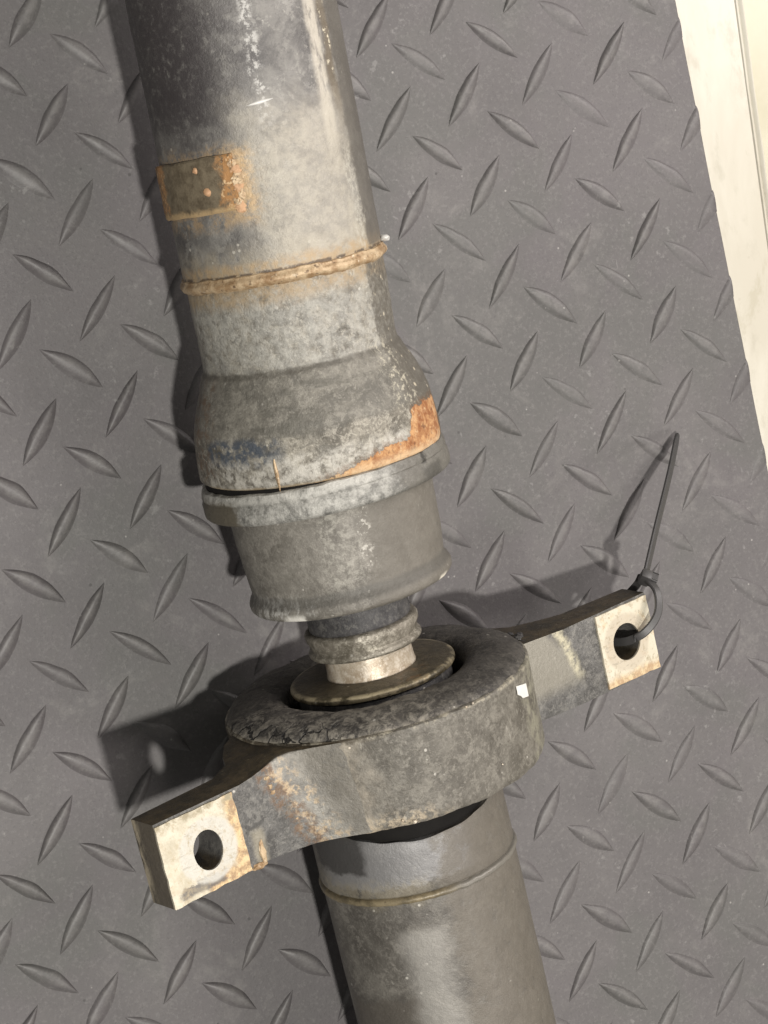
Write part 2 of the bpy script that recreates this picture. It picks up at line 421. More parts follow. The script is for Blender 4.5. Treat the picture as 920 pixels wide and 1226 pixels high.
def pad_material(name, side):
    m = Mt(name)
    wob = m.noise(5, 5, .7, seed=101 + side)
    c = m.mix(m.step(m.noise(7, 5, .65, seed=102 + side), .35, .65), (.36, .325, .24, 1), (.50, .465, .37, 1))
    hx = -80.4 if side < 0 else 85.2
    hy = 2.7 if side < 0 else 5.2
    dx, dy = m.op('SUBTRACT', m.x, hx), m.op('SUBTRACT', m.y, hy)
    rr = m.op('SQRT', m.op('ADD', m.op('MULTIPLY', dx, dx), m.op('MULTIPLY', dy, dy)))
    ringp = m.band(rr, 4, 9.6, .7, wob, 2)
    if side > 0:
        c = m.mix(.55, c, (.70, .65, .52, 1))
    if side < 0:
        ed = m.op('MAXIMUM', m.step(m.op('ADD', m.x, m.op('MULTIPLY', wob, 4)), -71.5, -69), m.mul(m.step(m.op('ADD', m.y, m.op('MULTIPLY', wob, 5)), -3.5, 0, True), m.step(m.x, -84, -82)))
        rc = m.mix(m.step(m.noise(2.4, 5, .7, seed=103), .4, .6), (.22, .115, .04, 1), (.56, .40, .20, 1))
        c = m.mix(m.mul(ed, .8), c, rc)
        dk = m.mul(m.band(m.x, -91, -77, 1.2, wob, 12), m.step(m.op('ADD', m.y, m.op('MULTIPLY', wob, 12)), 1.0, 1.8, True), m.step(m.op('ADD', m.y, m.op('MULTIPLY', wob, 4)), -6.5, -5.5))
        c = m.mix(m.mul(dk, .9), c, (.085, .078, .072, 1))
        c = m.mix(m.mul(ringp, .8), c, (.44, .43, .385, 1))
        c = m.mix(m.mul(m.step(m.noise(5, 6, .72, seed=107), .5, .68), .5), c, (.36, .30, .19, 1))
        c = m.mix(m.mul(m.step(m.op('ADD', m.y, m.op('MULTIPLY', wob, 4)), 15.2, 16.4), m.step(m.noise(3, 5, .7, seed=108), .4, .56)), c, (.26, .225, .15, 1))
    else:
        rc = m.mix(m.step(m.noise(2.4, 5, .7, seed=103), .4, .6), (.34, .19, .08, 1), (.62, .47, .26, 1))
        ed = m.op('MAXIMUM', m.step(m.op('ADD', m.y, m.op('MULTIPLY', wob, 6)), -3.5, -.5, True), m.mul(m.step(m.noise(4, 5, .65, seed=105), .52, .66), .7))
        c = m.mix(m.mul(ed, .75), c, rc)
        c = m.mix(m.mul(ringp, .7), c, (.46, .40, .31, 1))
    arcs = m.mul(ringp, m.step(m.noise(1.0, 4, .7, vec=m.scaled(.25, 1, 1), seed=109), .56, .64), .45)
    c = m.mix(arcs, c, (.24, .215, .17, 1))
    spk = m.mul(m.step(m.noise(2.6, 8, .78, .4, seed=110 + side), .55, .58), .5)
    c = m.mix(spk, c, (.30, .245, .155, 1))
    sp = m.mul(m.step(m.noise(1.5, 4, .7, seed=106), .60, .66), .7)
    c = m.mix(sp, c, (.30, .25, .17, 1))
    n = m.bump(wob, .3, .6)
    return m.done(c, .42, .25, n, .5)


pad_mats = {-1: pad_material('machined_face_rust_edged', -1), 1: pad_material('machined_face_rust_tinted', 1)}

# ---- lower tube
m = Mt('lower_tube_metal')
c, big, med, fine = grime(m, (.068, .062, .053, 1), (.135, .126, .109, 1), (.215, .201, .175, 1), 13, 111, .6)
wob = m.noise(8, 5, .65, seed=112)
top = m.mul(m.band(m.y, -35, -18, .7, m.noise(4, 5, .7, seed=113), 9), m.step(m.th, 26, 36, True), m.step(m.th, -75, -55))
c = m.mix(m.mul(top, .8), c, (.20, .198, .198, 1))
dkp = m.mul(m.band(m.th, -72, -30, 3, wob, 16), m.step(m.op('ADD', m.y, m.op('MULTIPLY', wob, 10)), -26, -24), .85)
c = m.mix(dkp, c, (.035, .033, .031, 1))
dust = m.mul(m.band(m.y, -41, -33, 2, m.noise(6, 5, .7, seed=114), 10), m.step(m.th, -10, 20, True), m.step(m.noise(3, 5, .7, seed=115), .36, .56))
c = m.mix(m.mul(dust, .4), c, (.28, .245, .175, 1))
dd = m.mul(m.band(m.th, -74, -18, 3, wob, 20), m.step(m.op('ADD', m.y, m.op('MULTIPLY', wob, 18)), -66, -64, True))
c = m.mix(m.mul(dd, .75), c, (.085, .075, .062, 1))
pb = m.mul(m.band(m.th, -20, 4, 7, wob, 16), m.step(m.y, -52, -48, True))
c = m.mix(m.mul(pb, .55), c, (.30, .288, .262, 1))
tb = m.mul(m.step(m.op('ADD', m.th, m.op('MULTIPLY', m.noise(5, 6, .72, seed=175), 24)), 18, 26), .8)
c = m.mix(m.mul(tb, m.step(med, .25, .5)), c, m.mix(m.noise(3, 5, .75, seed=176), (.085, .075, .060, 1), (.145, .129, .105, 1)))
ro = m.op('SUBTRACT', m.op('ADD', .36, m.op('MULTIPLY', med, .32)), m.op('MULTIPLY', top, .04))
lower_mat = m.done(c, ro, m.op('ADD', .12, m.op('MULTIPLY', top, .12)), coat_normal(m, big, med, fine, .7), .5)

m = Mt('weld_bead_rust')
c = m.mix(m.step(m.noise(4, 5, .7, seed=121), .35, .62), (.24, .15, .075, 1), (.46, .35, .22, 1))
c = m.mix(m.mul(m.step(m.noise(2, 5, .7, seed=122), .56, .66), .75), c, (.07, .036, .018, 1))
c = m.mix(m.mul(m.step(m.noise(1.6, 4, .7, seed=123), .6, .68), .9), c, (.55, .48, .36, 1))
bead_mat = m.done(c, .5, .15, m.bump(m.noise(1.6, 4, .7, seed=124), .5, .7), .4)
m = Mt('weld_ring_brass_tinted')
c = m.mix(m.step(m.noise(5, 5, .7, seed=125), .35, .62), (.10, .082, .05, 1), (.22, .18, .11, 1))
c = m.mix(m.step(m.th, 5, 25), c, (.15, .14, .12, 1))
c = m.mix(m.mul(m.step(m.noise(1.6, 4, .7, seed=126), .62, .68), .8), c, (.07, .05, .03, 1))
wring_mat = m.done(c, .42, .12, m.bump(m.noise(1.6, 4, .7, seed=127), .3, .5), .5)

m = Mt('rusty_weight_plate')
c = m.mix(m.step(m.noise(4, 6, .7, seed=131), .35, .62), (.085, .066, .042, 1), (.165, .135, .09, 1))
e1_ = m.op('MAXIMUM', m.step(m.op('ADD', m.th, m.op('MULTIPLY', m.noise(3, 4, seed=132), 20)), -62, -56, True), m.step(m.op('ADD', m.th, m.op('MULTIPLY', m.noise(3, 4, seed=133), 20)), -17, -11))
c = m.mix(m.mul(e1_, m.step(m.noise(1.8, 5, .75, seed=134), .36, .54)), c, (.36, .19, .075, 1))
c = m.mix(m.mul(e1_, m.step(m.noise(1.5, 4, .7, seed=135), .56, .64)), c, (.62, .44, .25, 1))
c = m.mix(m.mul(m.step(m.op('ADD', m.y, m.op('MULTIPLY', m.noise(2, 4, seed=136), 3)), 83, 85, True), .85), c, (.42, .30, .16, 1))
c = m.mix(m.mul(e1_, m.step(m.noise(2.2, 4, .7, seed=137), .6, .66)), c, (.07, .03, .016, 1))
weight_mat = m.done(c, .6, .1, m.bump(m.noise(1.5, 5, .7, seed=138), .45, .7), .35)
m = Mt('rust_orange_spot')
c = m.mix(m.noise(1.5, 4, .7, seed=139), (.28, .14, .07, 1), (.50, .33, .19, 1))
spot_mat = m.done(c, .6, .1, m.bump(m.noise(.8, 4, .7), .2, .6), .35)
m = Mt('white_paint_dab')
white_mat = m.done(m.mix(m.noise(3, 4), (.50, .49, .45, 1), (.70, .69, .65, 1)), .5, 0, m.bump(m.noise(1.2, 3), .15, .4))
m = Mt('scraped_metal')
scrape_mat = m.done(m.mix(m.noise(2, 4), (.36, .35, .33, 1), (.55, .54, .51, 1)), .45, .1)
m = Mt('dark_bore')
bore_mat = m.done(m.mix(m.noise(4, 4), (.006, .0055, .005, 1), (.014, .013, .012, 1)), .75, 0, None, .1)
m = Mt('black_nylon')
tie_mat = m.done(m.mix(m.noise(3, 4), (.026, .025, .025, 1), (.045, .043, .042, 1)), m.op('ADD', .36, m.op('MULTIPLY', m.noise(4, 3), .25)), 0, m.bump(m.noise(.8, 3), .06, .4), .6)

# ---- mat and floor


def mat_mat(name, bar):
    m = Mt(name)
    geo = m.t.nodes.new('ShaderNodeNewGeometry')
    v = m.t.nodes.new('ShaderNodeVectorMath')
    v.operation = 'SCALE'
    m.put(v.inputs[0], geo.outputs['Position'])
    v.inputs['Scale'].default_value = 1000
    m.vec = v.outputs[0]
    a = m.noise(55, 5, .6, .4, seed=141)
    c = m.mix(m.step(a, .35, .65), (.076, .0705, .0705, 1), (.096, .0895, .0885, 1))
    c = m.mix(m.mul(m.step(m.noise(70, 4, .6, .8, seed=200), .46, .56), .6), c, (.078, .0775, .072, 1))
    c = m.mix(m.mul(m.step(m.noise(85, 4, .6, .8, seed=201), .48, .58), .6), c, (.090, .0815, .084, 1))
    b = m.noise(9, 6, .65, seed=142)
    c = m.mix(m.mul(m.step(b, .45, .75), .35), c, (.112, .105, .102, 1))
    g = m.noise(1.4, 4, .75, seed=143)
    c = m.mix(m.mul(m.step(g, .5, .66), .4), c, (.150, .144, .138, 1))
    d = m.noise(.9, 3, .7, seed=144)
    c = m.mix(m.mul(m.step(d, .54, .66), .4), c, (.055, .052, .052, 1))
    sc_ = m.mul(m.step(m.noise(3, 3, .6, vec=None, seed=145), .6, .7), m.step(m.noise(24, 3, seed=146), .52, .62))
    c = m.mix(m.mul(sc_, .35), c, (.24, .235, .225, 1))
    dots = m.mul(m.step(m.voro(6), .045, .075, True), m.step(m.noise(9, 2, seed=147), .52, .6))
    c = m.mix(m.mul(dots, .55), c, (.32, .31, .29, 1))
    dk = m.mul(m.step(m.voro(17), .022, .04, True), .7)
    c = m.mix(dk, c, (.03, .028, .027, 1))
    smear = m.mul(m.step(m.noise(38, 6, .7, 1.2, seed=183), .52, .66), m.step(m.noise(5, 5, .7, seed=184), .38, .62))
    c = m.mix(m.mul(smear, .42), c, (.17, .162, .152, 1))
    scr = m.mul(m.step(m.noise(1.2, 3, .6, vec=m.scaled(.9, .07, 1), seed=185), .69, .73), m.step(m.noise(30, 3, seed=186), .5, .6))
    c = m.mix(m.mul(scr, .4), c, (.22, .21, .20, 1))
    if bar:
        sp = m.t.nodes.new('ShaderNodeSeparateXYZ')
        m.put(sp.inputs[0], m.vec)
        worn = m.mul(m.step(sp.outputs[2], .5, 1.3), m.step(m.noise(4, 6, .72, seed=187), .36, .62))
        c = m.mix(m.mul(worn, .45), c, (.16, .153, .145, 1))
    n = m.bump(g, .14, .55)
    n = m.bump(d, .09, .6, n)
    n = m.bump(b, .25, .35, n)
    return m.done(c, m.op('ADD', .46 if not bar else .40, m.op('MULTIPLY', b, .22)), 0, n, .42)


rubber_floor = mat_mat('grey_tread_rubber', False)
bar_mat = mat_mat('grey_tread_rubber_raised', True)
m = Mt('white_painted_board')
a = m.noise(30, 6, .62, .5, vec=m.scaled(1, .3, 1), seed=151)
c = m.mix(m.step(a, .4, .62), (.46, .44, .375, 1), (.40, .375, .31, 1))
c = m.mix(m.mul(m.step(m.noise(9, 5, .7, vec=m.scaled(1, .4, 1), seed=152), .52, .68), .5), c, (.30, .28, .22, 1))
c = m.mix(m.mul(m.step(m.noise(14, 7, .72, .6, vec=m.scaled(1, .35, 1), seed=206), .53, .62), .45), c, (.30, .275, .20, 1))
dots = m.mul(m.step(m.voro(13), .035, .06, True), m.step(m.noise(15, 2, seed=153), .48, .55))
c = m.mix(m.mul(dots, .75), c, (.36, .33, .27, 1))
board_mat = m.done(c, .38, 0, m.bump(m.noise(6, 4), .12, .3), .5)
m = Mt('cream_floor_coat')
c = m.mix(m.step(m.noise(40, 5, .6, seed=155), .4, .65), (.42, .40, .31, 1), (.37, .345, .255, 1))
cream_mat = m.done(c, .3, 0, m.bump(m.noise(8, 4), .1, .3), .5)

# ------------------------------------------------------------------ object helpers


def link(name, bm, mat, parent=None, smooth=True, angle=40):
    bmesh.ops.recalc_face_normals(bm, faces=bm.faces)
    me = bpy.data.meshes.new(name)
    bm.to_mesh(me)
    bm.free()
    me.materials.append(mat)
    if smooth:
        me.polygons.foreach_set('use_smooth', [True] * len(me.polygons))
        me.set_sharp_from_angle(angle=math.radians(angle))
    o = bpy.data.objects.new(name, me)
    sc.collection.objects.link(o)
    if parent:
        o.parent = parent
    return o


def lathe(prof, seg=128, wob=0.0, fn=None, closed=False, a0=-180, a1=180, sub=0):
    """prof: (axial mm, radius mm) pairs turned about the local Y axis; angle 0 faces +Z"""
    if sub:
        q = []
        for i in range(len(prof) - 1):
            (y0, r0), (y1, r1) = prof[i], prof[i + 1]
            k = max(1, int(abs(y1 - y0) / sub))
            q += [(y0 + (y1 - y0) * t / k, r0 + (r1 - r0) * t / k) for t in range(k)]
        prof = q + [prof[-1]]
    bm = bmesh.new()
    full = a1 - a0 >= 360
    n = seg if full else seg + 1
    rows = []
    for i in range(n):
        a = math.radians(a0 + (a1 - a0) * i / seg)
        row = []
        for y, r in prof:
            rr, yy = r, y
            if wob:
                p = Vector((math.sin(a) * r, y, math.cos(a) * r))
                rr += wob * (noise.noise(p * .09) + .6 * noise.noise(p * .3) + .35 * noise.noise(p * .9))
            if fn:
                rr, yy = fn(math.degrees(a), yy, rr)
            row.append(bm.verts.new((math.sin(a) * rr * S, yy * S, math.cos(a) * rr * S)))
        rows.append(row)
    m_ = len(prof)
    for i in range(n if full else n - 1):
        j = (i + 1) % n
        for k in range(m_ if closed else m_ - 1):
            l = (k + 1) % m_
            bm.faces.new((rows[i][k], rows[i][l], rows[j][l], rows[j][k]))
    if not full and closed:
        bm.faces.new(rows[0])
        bm.faces.new(list(reversed(rows[-1])))
    return bm


def arc(y, r, rad, a0, a1, n=5):
    return [(y + rad * math.sin(math.radians(a0 + (a1 - a0) * i / n)), r + rad * math.cos(math.radians(a0 + (a1 - a0) * i / n))) for i in range(n + 1)]


def prism(poly, y0, y1, bevel=0.0, ylow=None, yhigh=None):
    """polygon in (x, z) mm extruded along Y"""
    bm = bmesh.new()
    lo = [bm.verts.new((x * S, (ylow(x, z) if ylow else y0) * S, z * S)) for x, z in poly]
    hi = [bm.verts.new((x * S, (yhigh(x, z) if yhigh else y1) * S, z * S)) for x, z in poly]
    bm.faces.new(lo)
    bm.faces.new(list(reversed(hi)))
    n = len(poly)
    for i in range(n):
        bm.faces.new((lo[i], hi[i], hi[(i + 1) % n], lo[(i + 1) % n]))
    bmesh.ops.recalc_face_normals(bm, faces=bm.faces)
    if bevel:
        bmesh.ops.bevel(bm, geom=list(bm.edges), offset=bevel * S, segments=2, profile=.6, affect='EDGES')
    return bm


def cut(o, cutter_bm, mat):
    """take the cutter's shape out of o"""
    me = bpy.data.meshes.new('tool')
    bmesh.ops.recalc_face_normals(cutter_bm, faces=cutter_bm.faces)
    cutter_bm.to_mesh(me)
    cutter_bm.free()
    t = bpy.data.objects.new('tool', me)
    sc.collection.objects.link(t)
    t.parent = o.parent
    t.matrix_basis = o.matrix_basis.copy()
    md = o.modifiers.new('hole', 'BOOLEAN')
    md.object = t
    md.solver = 'EXACT'
    bpy.context.view_layer.update()
    dg = bpy.context.evaluated_depsgraph_get()
    nm = bpy.data.meshes.new_from_object(o.evaluated_get(dg))
    o.modifiers.clear()
    o.data = nm
    nm.materials.clear()
    nm.materials.append(mat)
    nm.set_sharp_from_angle(angle=math.radians(40))
    bpy.data.objects.remove(t)


def cyl_z(cx, cy, rx, ry, z0, z1, n=40):
    bm = bmesh.new()
    a = [bm.verts.new(((cx + rx * math.cos(2 * math.pi * i / n)) * S, (cy + ry * math.sin(2 * math.pi * i / n)) * S, z0 * S)) for i in range(n)]
    b = [bm.verts.new(((cx + rx * math.cos(2 * math.pi * i / n)) * S, (cy + ry * math.sin(2 * math.pi * i / n)) * S, z1 * S)) for i in range(n)]
    bm.faces.new(a)
    bm.faces.new(list(reversed(b)))
    for i in range(n):
        bm.faces.new((a[i], a[(i + 1) % n], b[(i + 1) % n], b[i]))
    return bm


def blob(cx, cy, cz, rx, ry, rz, amp=.25, sub=2):
    bm = bmesh.new()
    bmesh.ops.create_icosphere(bm, subdivisions=sub, radius=1)
    for v in bm.verts:
        k = 1 + amp * noise.noise(v.co * 1.7 + Vector((cx, cy, cz)))
        v.co = Vector(((cx + v.co.x * rx * k) * S, (cy + v.co.y * ry * k) * S, (cz + v.co.z * rz * k) * S))
    return bm


def thing(o, label, cat, group=None):
    o['label'], o['category'] = label, cat
    if group:
        o['group'] = group


# ------------------------------------------------------------------ floor
def sheet(name, pts, z, thick, mat):
    bm = bmesh.new()
    up = [bm.verts.new((x * S, y * S, z * S)) for x, y in pts]
    dn = [bm.verts.new((x * S, y * S, (z - thick) * S)) for x, y in pts]
    bm.faces.new(up)
    bm.faces.new(list(reversed(dn)))
    n = len(pts)
    for i in range(n):
        bm.faces.new((up[i], dn[i], dn[(i + 1) % n], up[(i + 1) % n]))
    return link(name, bm, mat, smooth=False)


def edge_x(y, off=0.0):           # the line where the white board ends
    return 173.0 + off + (y - 140.9) * .0655


Y0, Y1 = -700, 700
fl = sheet('floor', [(-900, Y0), (edge_x(Y0), Y0), (edge_x(Y1), Y1), (-900, Y1)], -4.0, 20, board_mat)
fl['kind'] = 'structure'
cf = sheet('cream_floor', [(edge_x(Y0, 3.9), Y0), (1500, Y0), (1500, Y1), (edge_x(Y1, 3.9), Y1)], -6.5, 20, cream_mat)
cf['kind'] = 'structure'
bm = bmesh.new()
rows = []
prof = [(-.0, -24), (.0, -4.3), (.5, -3.7), (1.3, -4.0), (1.7, -4.5), (2.1, -4.0), (2.9, -3.5), (3.6, -3.9), (4.0, -5.0), (4.0, -24)]
for i in range(141):
    y = Y0 + (Y1 - Y0) * i / 140
    w = .25 * noise.noise(Vector((y * .05, 3, 0)))
    rows.append([bm.verts.new(((edge_x(y, dx + .02) + (w if 0 < k < 9 else 0)) * S, y * S, z * S)) for k, (dx, z) in enumerate(prof)])
for i in range(140):
    for k in range(len(prof) - 1):
        bm.faces.new((rows[i][k], rows[i][k + 1], rows[i + 1][k + 1], rows[i + 1][k]))
es = link('floor_edge_strip', bm, board_mat)
es['kind'] = 'structure'

# ------------------------------------------------------------------ the tread mat
EDGE = 147.6
bm = bmesh.new()
bx = [-620, EDGE - .5]
ny = 120
top, bot = [], []
for i in range(ny + 1):
    y = -460 + 920 * i / ny
    e = EDGE + .35 * noise.noise(Vector((y * .03, 0, 5)))
    top.append([bm.verts.new((-620 * S, y * S, 0)), bm.verts.new(((e - .6) * S, y * S, 0)), bm.verts.new((e * S, y * S, -.6 * S)), bm.verts.new(((e + .2) * S, y * S, -3.9 * S)), bm.verts.new((-620 * S, y * S, -3.9 * S))])
for i in range(ny):
    for k in range(5):
        bm.faces.new((top[i][k], top[i][(k + 1) % 5], top[i + 1][(k + 1) % 5], top[i + 1][k]))
bm.faces.new(top[0])
bm.faces.new(list(reversed(top[-1])))
floor_mat = link('floor_mat', bm, rubber_floor, angle=25)
thing(floor_mat, 'dark grey rubber mat with raised tread bars lying under the shaft', 'mat')


def bar_bm(length, width, height, lean, seed):
    """lens-shaped raised bar with a ridge and slightly uneven rim"""
    bm = bmesh.new()
    n = 14
    ts = [-1 + 2 * i / n for i in range(n + 1)]
    cols = []
    for t in ts:
        hw = width / 2 * max(.0, (1 - abs(t) ** 1.9)) + .06
        hh = height * (1 - abs(t) ** 3.2)
        j = .22 * noise.noise(Vector((t * 2.1, seed * 3.7, 0)))
        x = t * length / 2
        bow = lean * (1 - t * t)
        sec = [(-1.16, -.06), (-1.0, .06), (-.72, .42), (-.34, .80), (.06, .98), (.44, 1.0), (.76, .74), (.97, .16), (1.08, -.06)]
        cols.append([bm.verts.new((x * S, (a * hw * (1 + j * .5) + bow + j * .4) * S, (b * max(hh, .02) if b > 0 else -.08) * S)) for a, b in sec])
    for i in range(n):
        for k in range(len(cols[0]) - 1):
            bm.faces.new((cols[i][k], cols[i + 1][k], cols[i + 1][k + 1], cols[i][k + 1]))
    return bm


def mesh_of(name, bm, mat):
    bmesh.ops.recalc_face_normals(bm, faces=bm.faces)
    me = bpy.data.meshes.new(name)
    bm.to_mesh(me)
    bm.free()
    me.materials.append(mat)
    me.polygons.foreach_set('use_smooth', [True] * len(me.polygons))
    return me


variants = {'a': [mesh_of('tread_bar', bar_bm(23.2, 5.5, 1.35, .5, s), bar_mat) for s in range(4)],
            'b': [mesh_of('tread_bar', bar_bm(24.2, 5.0, 1.3, -.35, s + 9), bar_mat) for s in range(4)]}


def seen(p):
    d = p - CAM
    z = -d.dot(RZ)
    px, py = 460 + 2400 * d.dot(RX) / z, 613 - 2400 * d.dot(RY) / z
    return -30 < px < 950 and -30 < py < 1256


rest = bmesh.new()
for j in range(-1, 28):
    for i in range(-14, 24):
        for kind, off, ang in (('a', 0, -44.4), ('b', .5, 48.6)):
            x = 131.7 - 27.94 * (j + off)
            y = 118.0 - 30.79 * (i + off) - 1.855 * (j + off)
            if abs(y) > 440 or x < -600 or x > EDGE + 8:
                continue
            ang_ = math.radians(ang + random.uniform(-1.6, 1.6))
            M = Matrix.Translation(Vector((x + random.uniform(-.6, .6), y + random.uniform(-.6, .6), 0)) * S) @ Matrix.Rotation(ang_, 4, 'Z') @ Matrix.Diagonal((random.uniform(.92, 1.04), random.uniform(.84, 1.1), (1.12 - .30 * min(1, max(0, (x + 40) / 180)) * min(1, max(.25, (130 - y) / 260))) * random.uniform(.62, 1.15), 1))
            me = random.choice(variants[kind])
            cutit = x > EDGE - 13
            vis = seen(Vector((x, y, 0)))
            if cutit:
                b = bmesh.new()
                b.from_mesh(me)
                b.transform(M)
                for v in b.verts:
                    v.co.z *= .5
                bmesh.ops.bisect_plane(b, geom=list(b.verts) + list(b.edges) + list(b.faces), plane_co=((EDGE - .15) * S, 0, 0), plane_no=(1, 0, 0), clear_outer=True)
                if len(b.faces) == 0:
                    b.free()
                    continue
                eds = [e for e in b.edges if e.is_boundary and all(abs(v.co.x - (EDGE - .15) * S) < 1e-6 for v in e.verts)]
                r_ = bmesh.ops.extrude_edge_only(b, edges=eds)
                for v in r_['geom']:
                    if isinstance(v, bmesh.types.BMVert):
                        v.co.z = -1.5 * S
                me = mesh_of('tread_bar', b, bar_mat)
                M = Matrix.Identity(4)
            if vis:
                o = bpy.data.objects.new('tread_bar', me)
                sc.collection.objects.link(o)
                o.parent = floor_mat
                o.matrix_local = M
            else:
                t = bmesh.new()
                t.from_mesh(me)
                t.transform(M)
                tm = bpy.data.meshes.new('t')
                t.to_mesh(tm)
                t.free()
                rest.from_mesh(tm)
                bpy.data.meshes.remove(tm)
ro_ = link('tread_bar_field', rest, bar_mat, floor_mat, angle=180)
ro_['kind'] = 'stuff'

# ------------------------------------------------------------------ the shaft
E1, DL, E2 = Vector((.9527, .0056, .3037)), Vector((-.0205, .9987, .046)), Vector((-.3031, -.0501, .9517))
P0 = Vector((-32.776, -62.29, 50.0))
shaft = bpy.data.objects.new('drive_shaft', None)
sc.collection.objects.link(shaft)
shaft.empty_display_size = .05
shaft.matrix_world = Matrix(((E1.x, DL.x, E2.x, P0.x * S), (E1.y, DL.y, E2.y, P0.y * S), (E1.z, DL.z, E2.z, P0.z * S), (0, 0, 0, 1)))
thing(shaft, 'worn rusty drive shaft with rubber centre bearing lying across the tread mat', 'drive shaft')
# the upper length bends a little at the joint
UY = Vector((.0421, .9991, .004)).normalized()
UX = UY.cross(Vector((0, 0, 1))).normalized()
UZ = UX.cross(UY)
UM = Matrix(((UX.x, UY.x, UZ.x, 0), (UX.y, UY.y, UZ.y, 92 * S), (UX.z, UY.z, UZ.z, 0), (0, 0, 0, 1)))


def upper(name, bm, mat, parent=None, **k):
    o = link(name, bm, mat, parent or shaft, **k)
    if parent is None:
        o.matrix_basis = UM
    return o


# upper tube
tube = upper('tube', lathe([(61, 27), (61, 29.8), (62, 30.0), (120, 30.0), (340, 30.0), (341, 29.5), (341, 27), (61.2, 27)], 144, .10, sub=4), tube_mat)


tube['label'] = 'tube with rusty balance weight and pale weld seam'


def beadfn(amp, yamp, f=9):
    def fn(a, y, r):
        k = math.radians(a)
        p = Vector((math.sin(k) * 6, math.cos(k) * 6, 0))
        return r + amp * noise.noise(p * .8) + amp * .8 * noise.noise(p * 2.3 + Vector((0, 0, y))), y + yamp * noise.noise(p * .5 + Vector((4, 0, 0))) + .25 * noise.noise(p * 2.6)
    return fn


bead = upper('weld_bead', lathe([(58.4, 29.3), (59.0, 30.2), (59.5, 30.9), (60.2, 31.3), (61.0, 31.2), (61.5, 30.8), (61.9, 30.5), (62.4, 30.4), (62.8, 29.6)], 220, 0, beadfn(.16, .7)), bead_mat, tube)
# a lumpy end of the weld on the right side of the bead
upper('weld_drip', blob(31.0, 63.8, 3.6, 1.5, 1.0, 1.2, .5), scrape_mat, tube)
# balance weight: a curved plate hugging the tube
wp = [(81.2, 29.6), (81.0, 30.9), (81.5, 31.3), (96.4, 31.3), (96.9, 30.9), (96.8, 29.6)]


def wfn(a, y, r):
    p = Vector((a * .12, y * .4, 0))
    return r + .22 * noise.noise(p * 1.3), y + .35 * noise.noise(p * .7) + (a + 50) * .012


weight = upper('balance_weight', lathe(wp, 40, 0, wfn, closed=True, a0=-88, a1=-16, sub=2), weight_mat, tube, angle=35)


def on_tube(deg, y, r):
    k = math.radians(deg)
    return math.sin(k) * r, y, math.cos(k) * r


for deg, y, s in ((-33, 87.6, 1.1), (-38, 94.0, .8)):
    x_, y_, z_ = on_tube(deg, y, 31.25)
    upper('spot_weld', blob(x_, y_, z_, s * 1.1, s * 1.15, s * .7, .3), spot_mat, tube)
for q in range(8):          # lumpy weld along the plate's right and left ends
    dg_, yq = (-15.5 + random.uniform(-1.5, 1), 82 + q * 1.75) if q < 8 else (-72 + random.uniform(-4, 3), 76 + (q - 8) * 3.6)
    x_, y_, z_ = on_tube(dg_, yq, 31.0 if q < 8 else 31.3)
    upper('weld_lump', blob(x_, y_, z_, random.uniform(.9, 1.7), random.uniform(.8, 1.5), .34, .8, 3), bead_mat if q % 3 else spot_mat, tube)
# bright scratch across the tube and chips near it
upper('scratch', lathe([(108.9, 30.05), (109.15, 30.16), (109.6, 30.16), (109.8, 30.05)], 16, 0, lambda a, y, r: (r if abs(a - 4) < 7 else r - .15, y + (a - 4) * .05 + ((y - 109.35) * -(abs(a - 4) / 8) ** 2)), a0=-4, a1=11.5), scrape_mat, tube)


# neck and flared cone
def dent(a, y, r):
    k = math.radians(a)
    p = Vector((math.sin(k) * r, y, math.cos(k) * r))
    r += (.62 if 4 < y < 32 else .3) * noise.noise(p * .075 + Vector((3, 1, 8))) + .18 * noise.noise(p * .33) + .07 * noise.noise(p * .9)
    return r, y


cone_prof = [(60.5, 28.8), (59, 29.7), (52, 29.7), (45, 29.5), (37, 29.3), (34.2, 29.6), (33, 30.4), (30, 31.6), (26, 33.2), (22, 34.9), (18.5, 36.1), (15, 36.7), (10, 37.0), (5, 37.2), (3.2, 37.2), (2.3, 36.9), (1.8, 36.2), (1.8, 30)]
cone = upper('flared_socket', lathe(cone_prof, 160, 0, dent, sub=1.4), cone_mat)
upper('dark_gap_ring', lathe([(2.4, 36.0), (-.2, 36.0), (-1.4, 35.6), (-1.4, 20)], 96), bore_mat)
# notch ridge on the rim
bm = blob(-13.6, 6.0, 34.6, .55, 4.6, .6, .3, 3)
upper('rim_ridge', bm, bead_mat, cone)

# joint collar and body (own straight length)


def part(name, bm, mat, parent=None, **k):
    return link(name, bm, mat, parent or shaft, **k)


def collarfn(a, y, r):
    k = math.radians(a)
    p = Vector((math.sin(k) * r, y, math.cos(k) * r))
    r += .20 * noise.noise(p * .15) + .13 * noise.noise(p * .5)
    if y > 91:
        y += .45 * noise.noise(p * .25)
        r -= .25 * (noise.noise(p * .4) > .25)
    return r, y


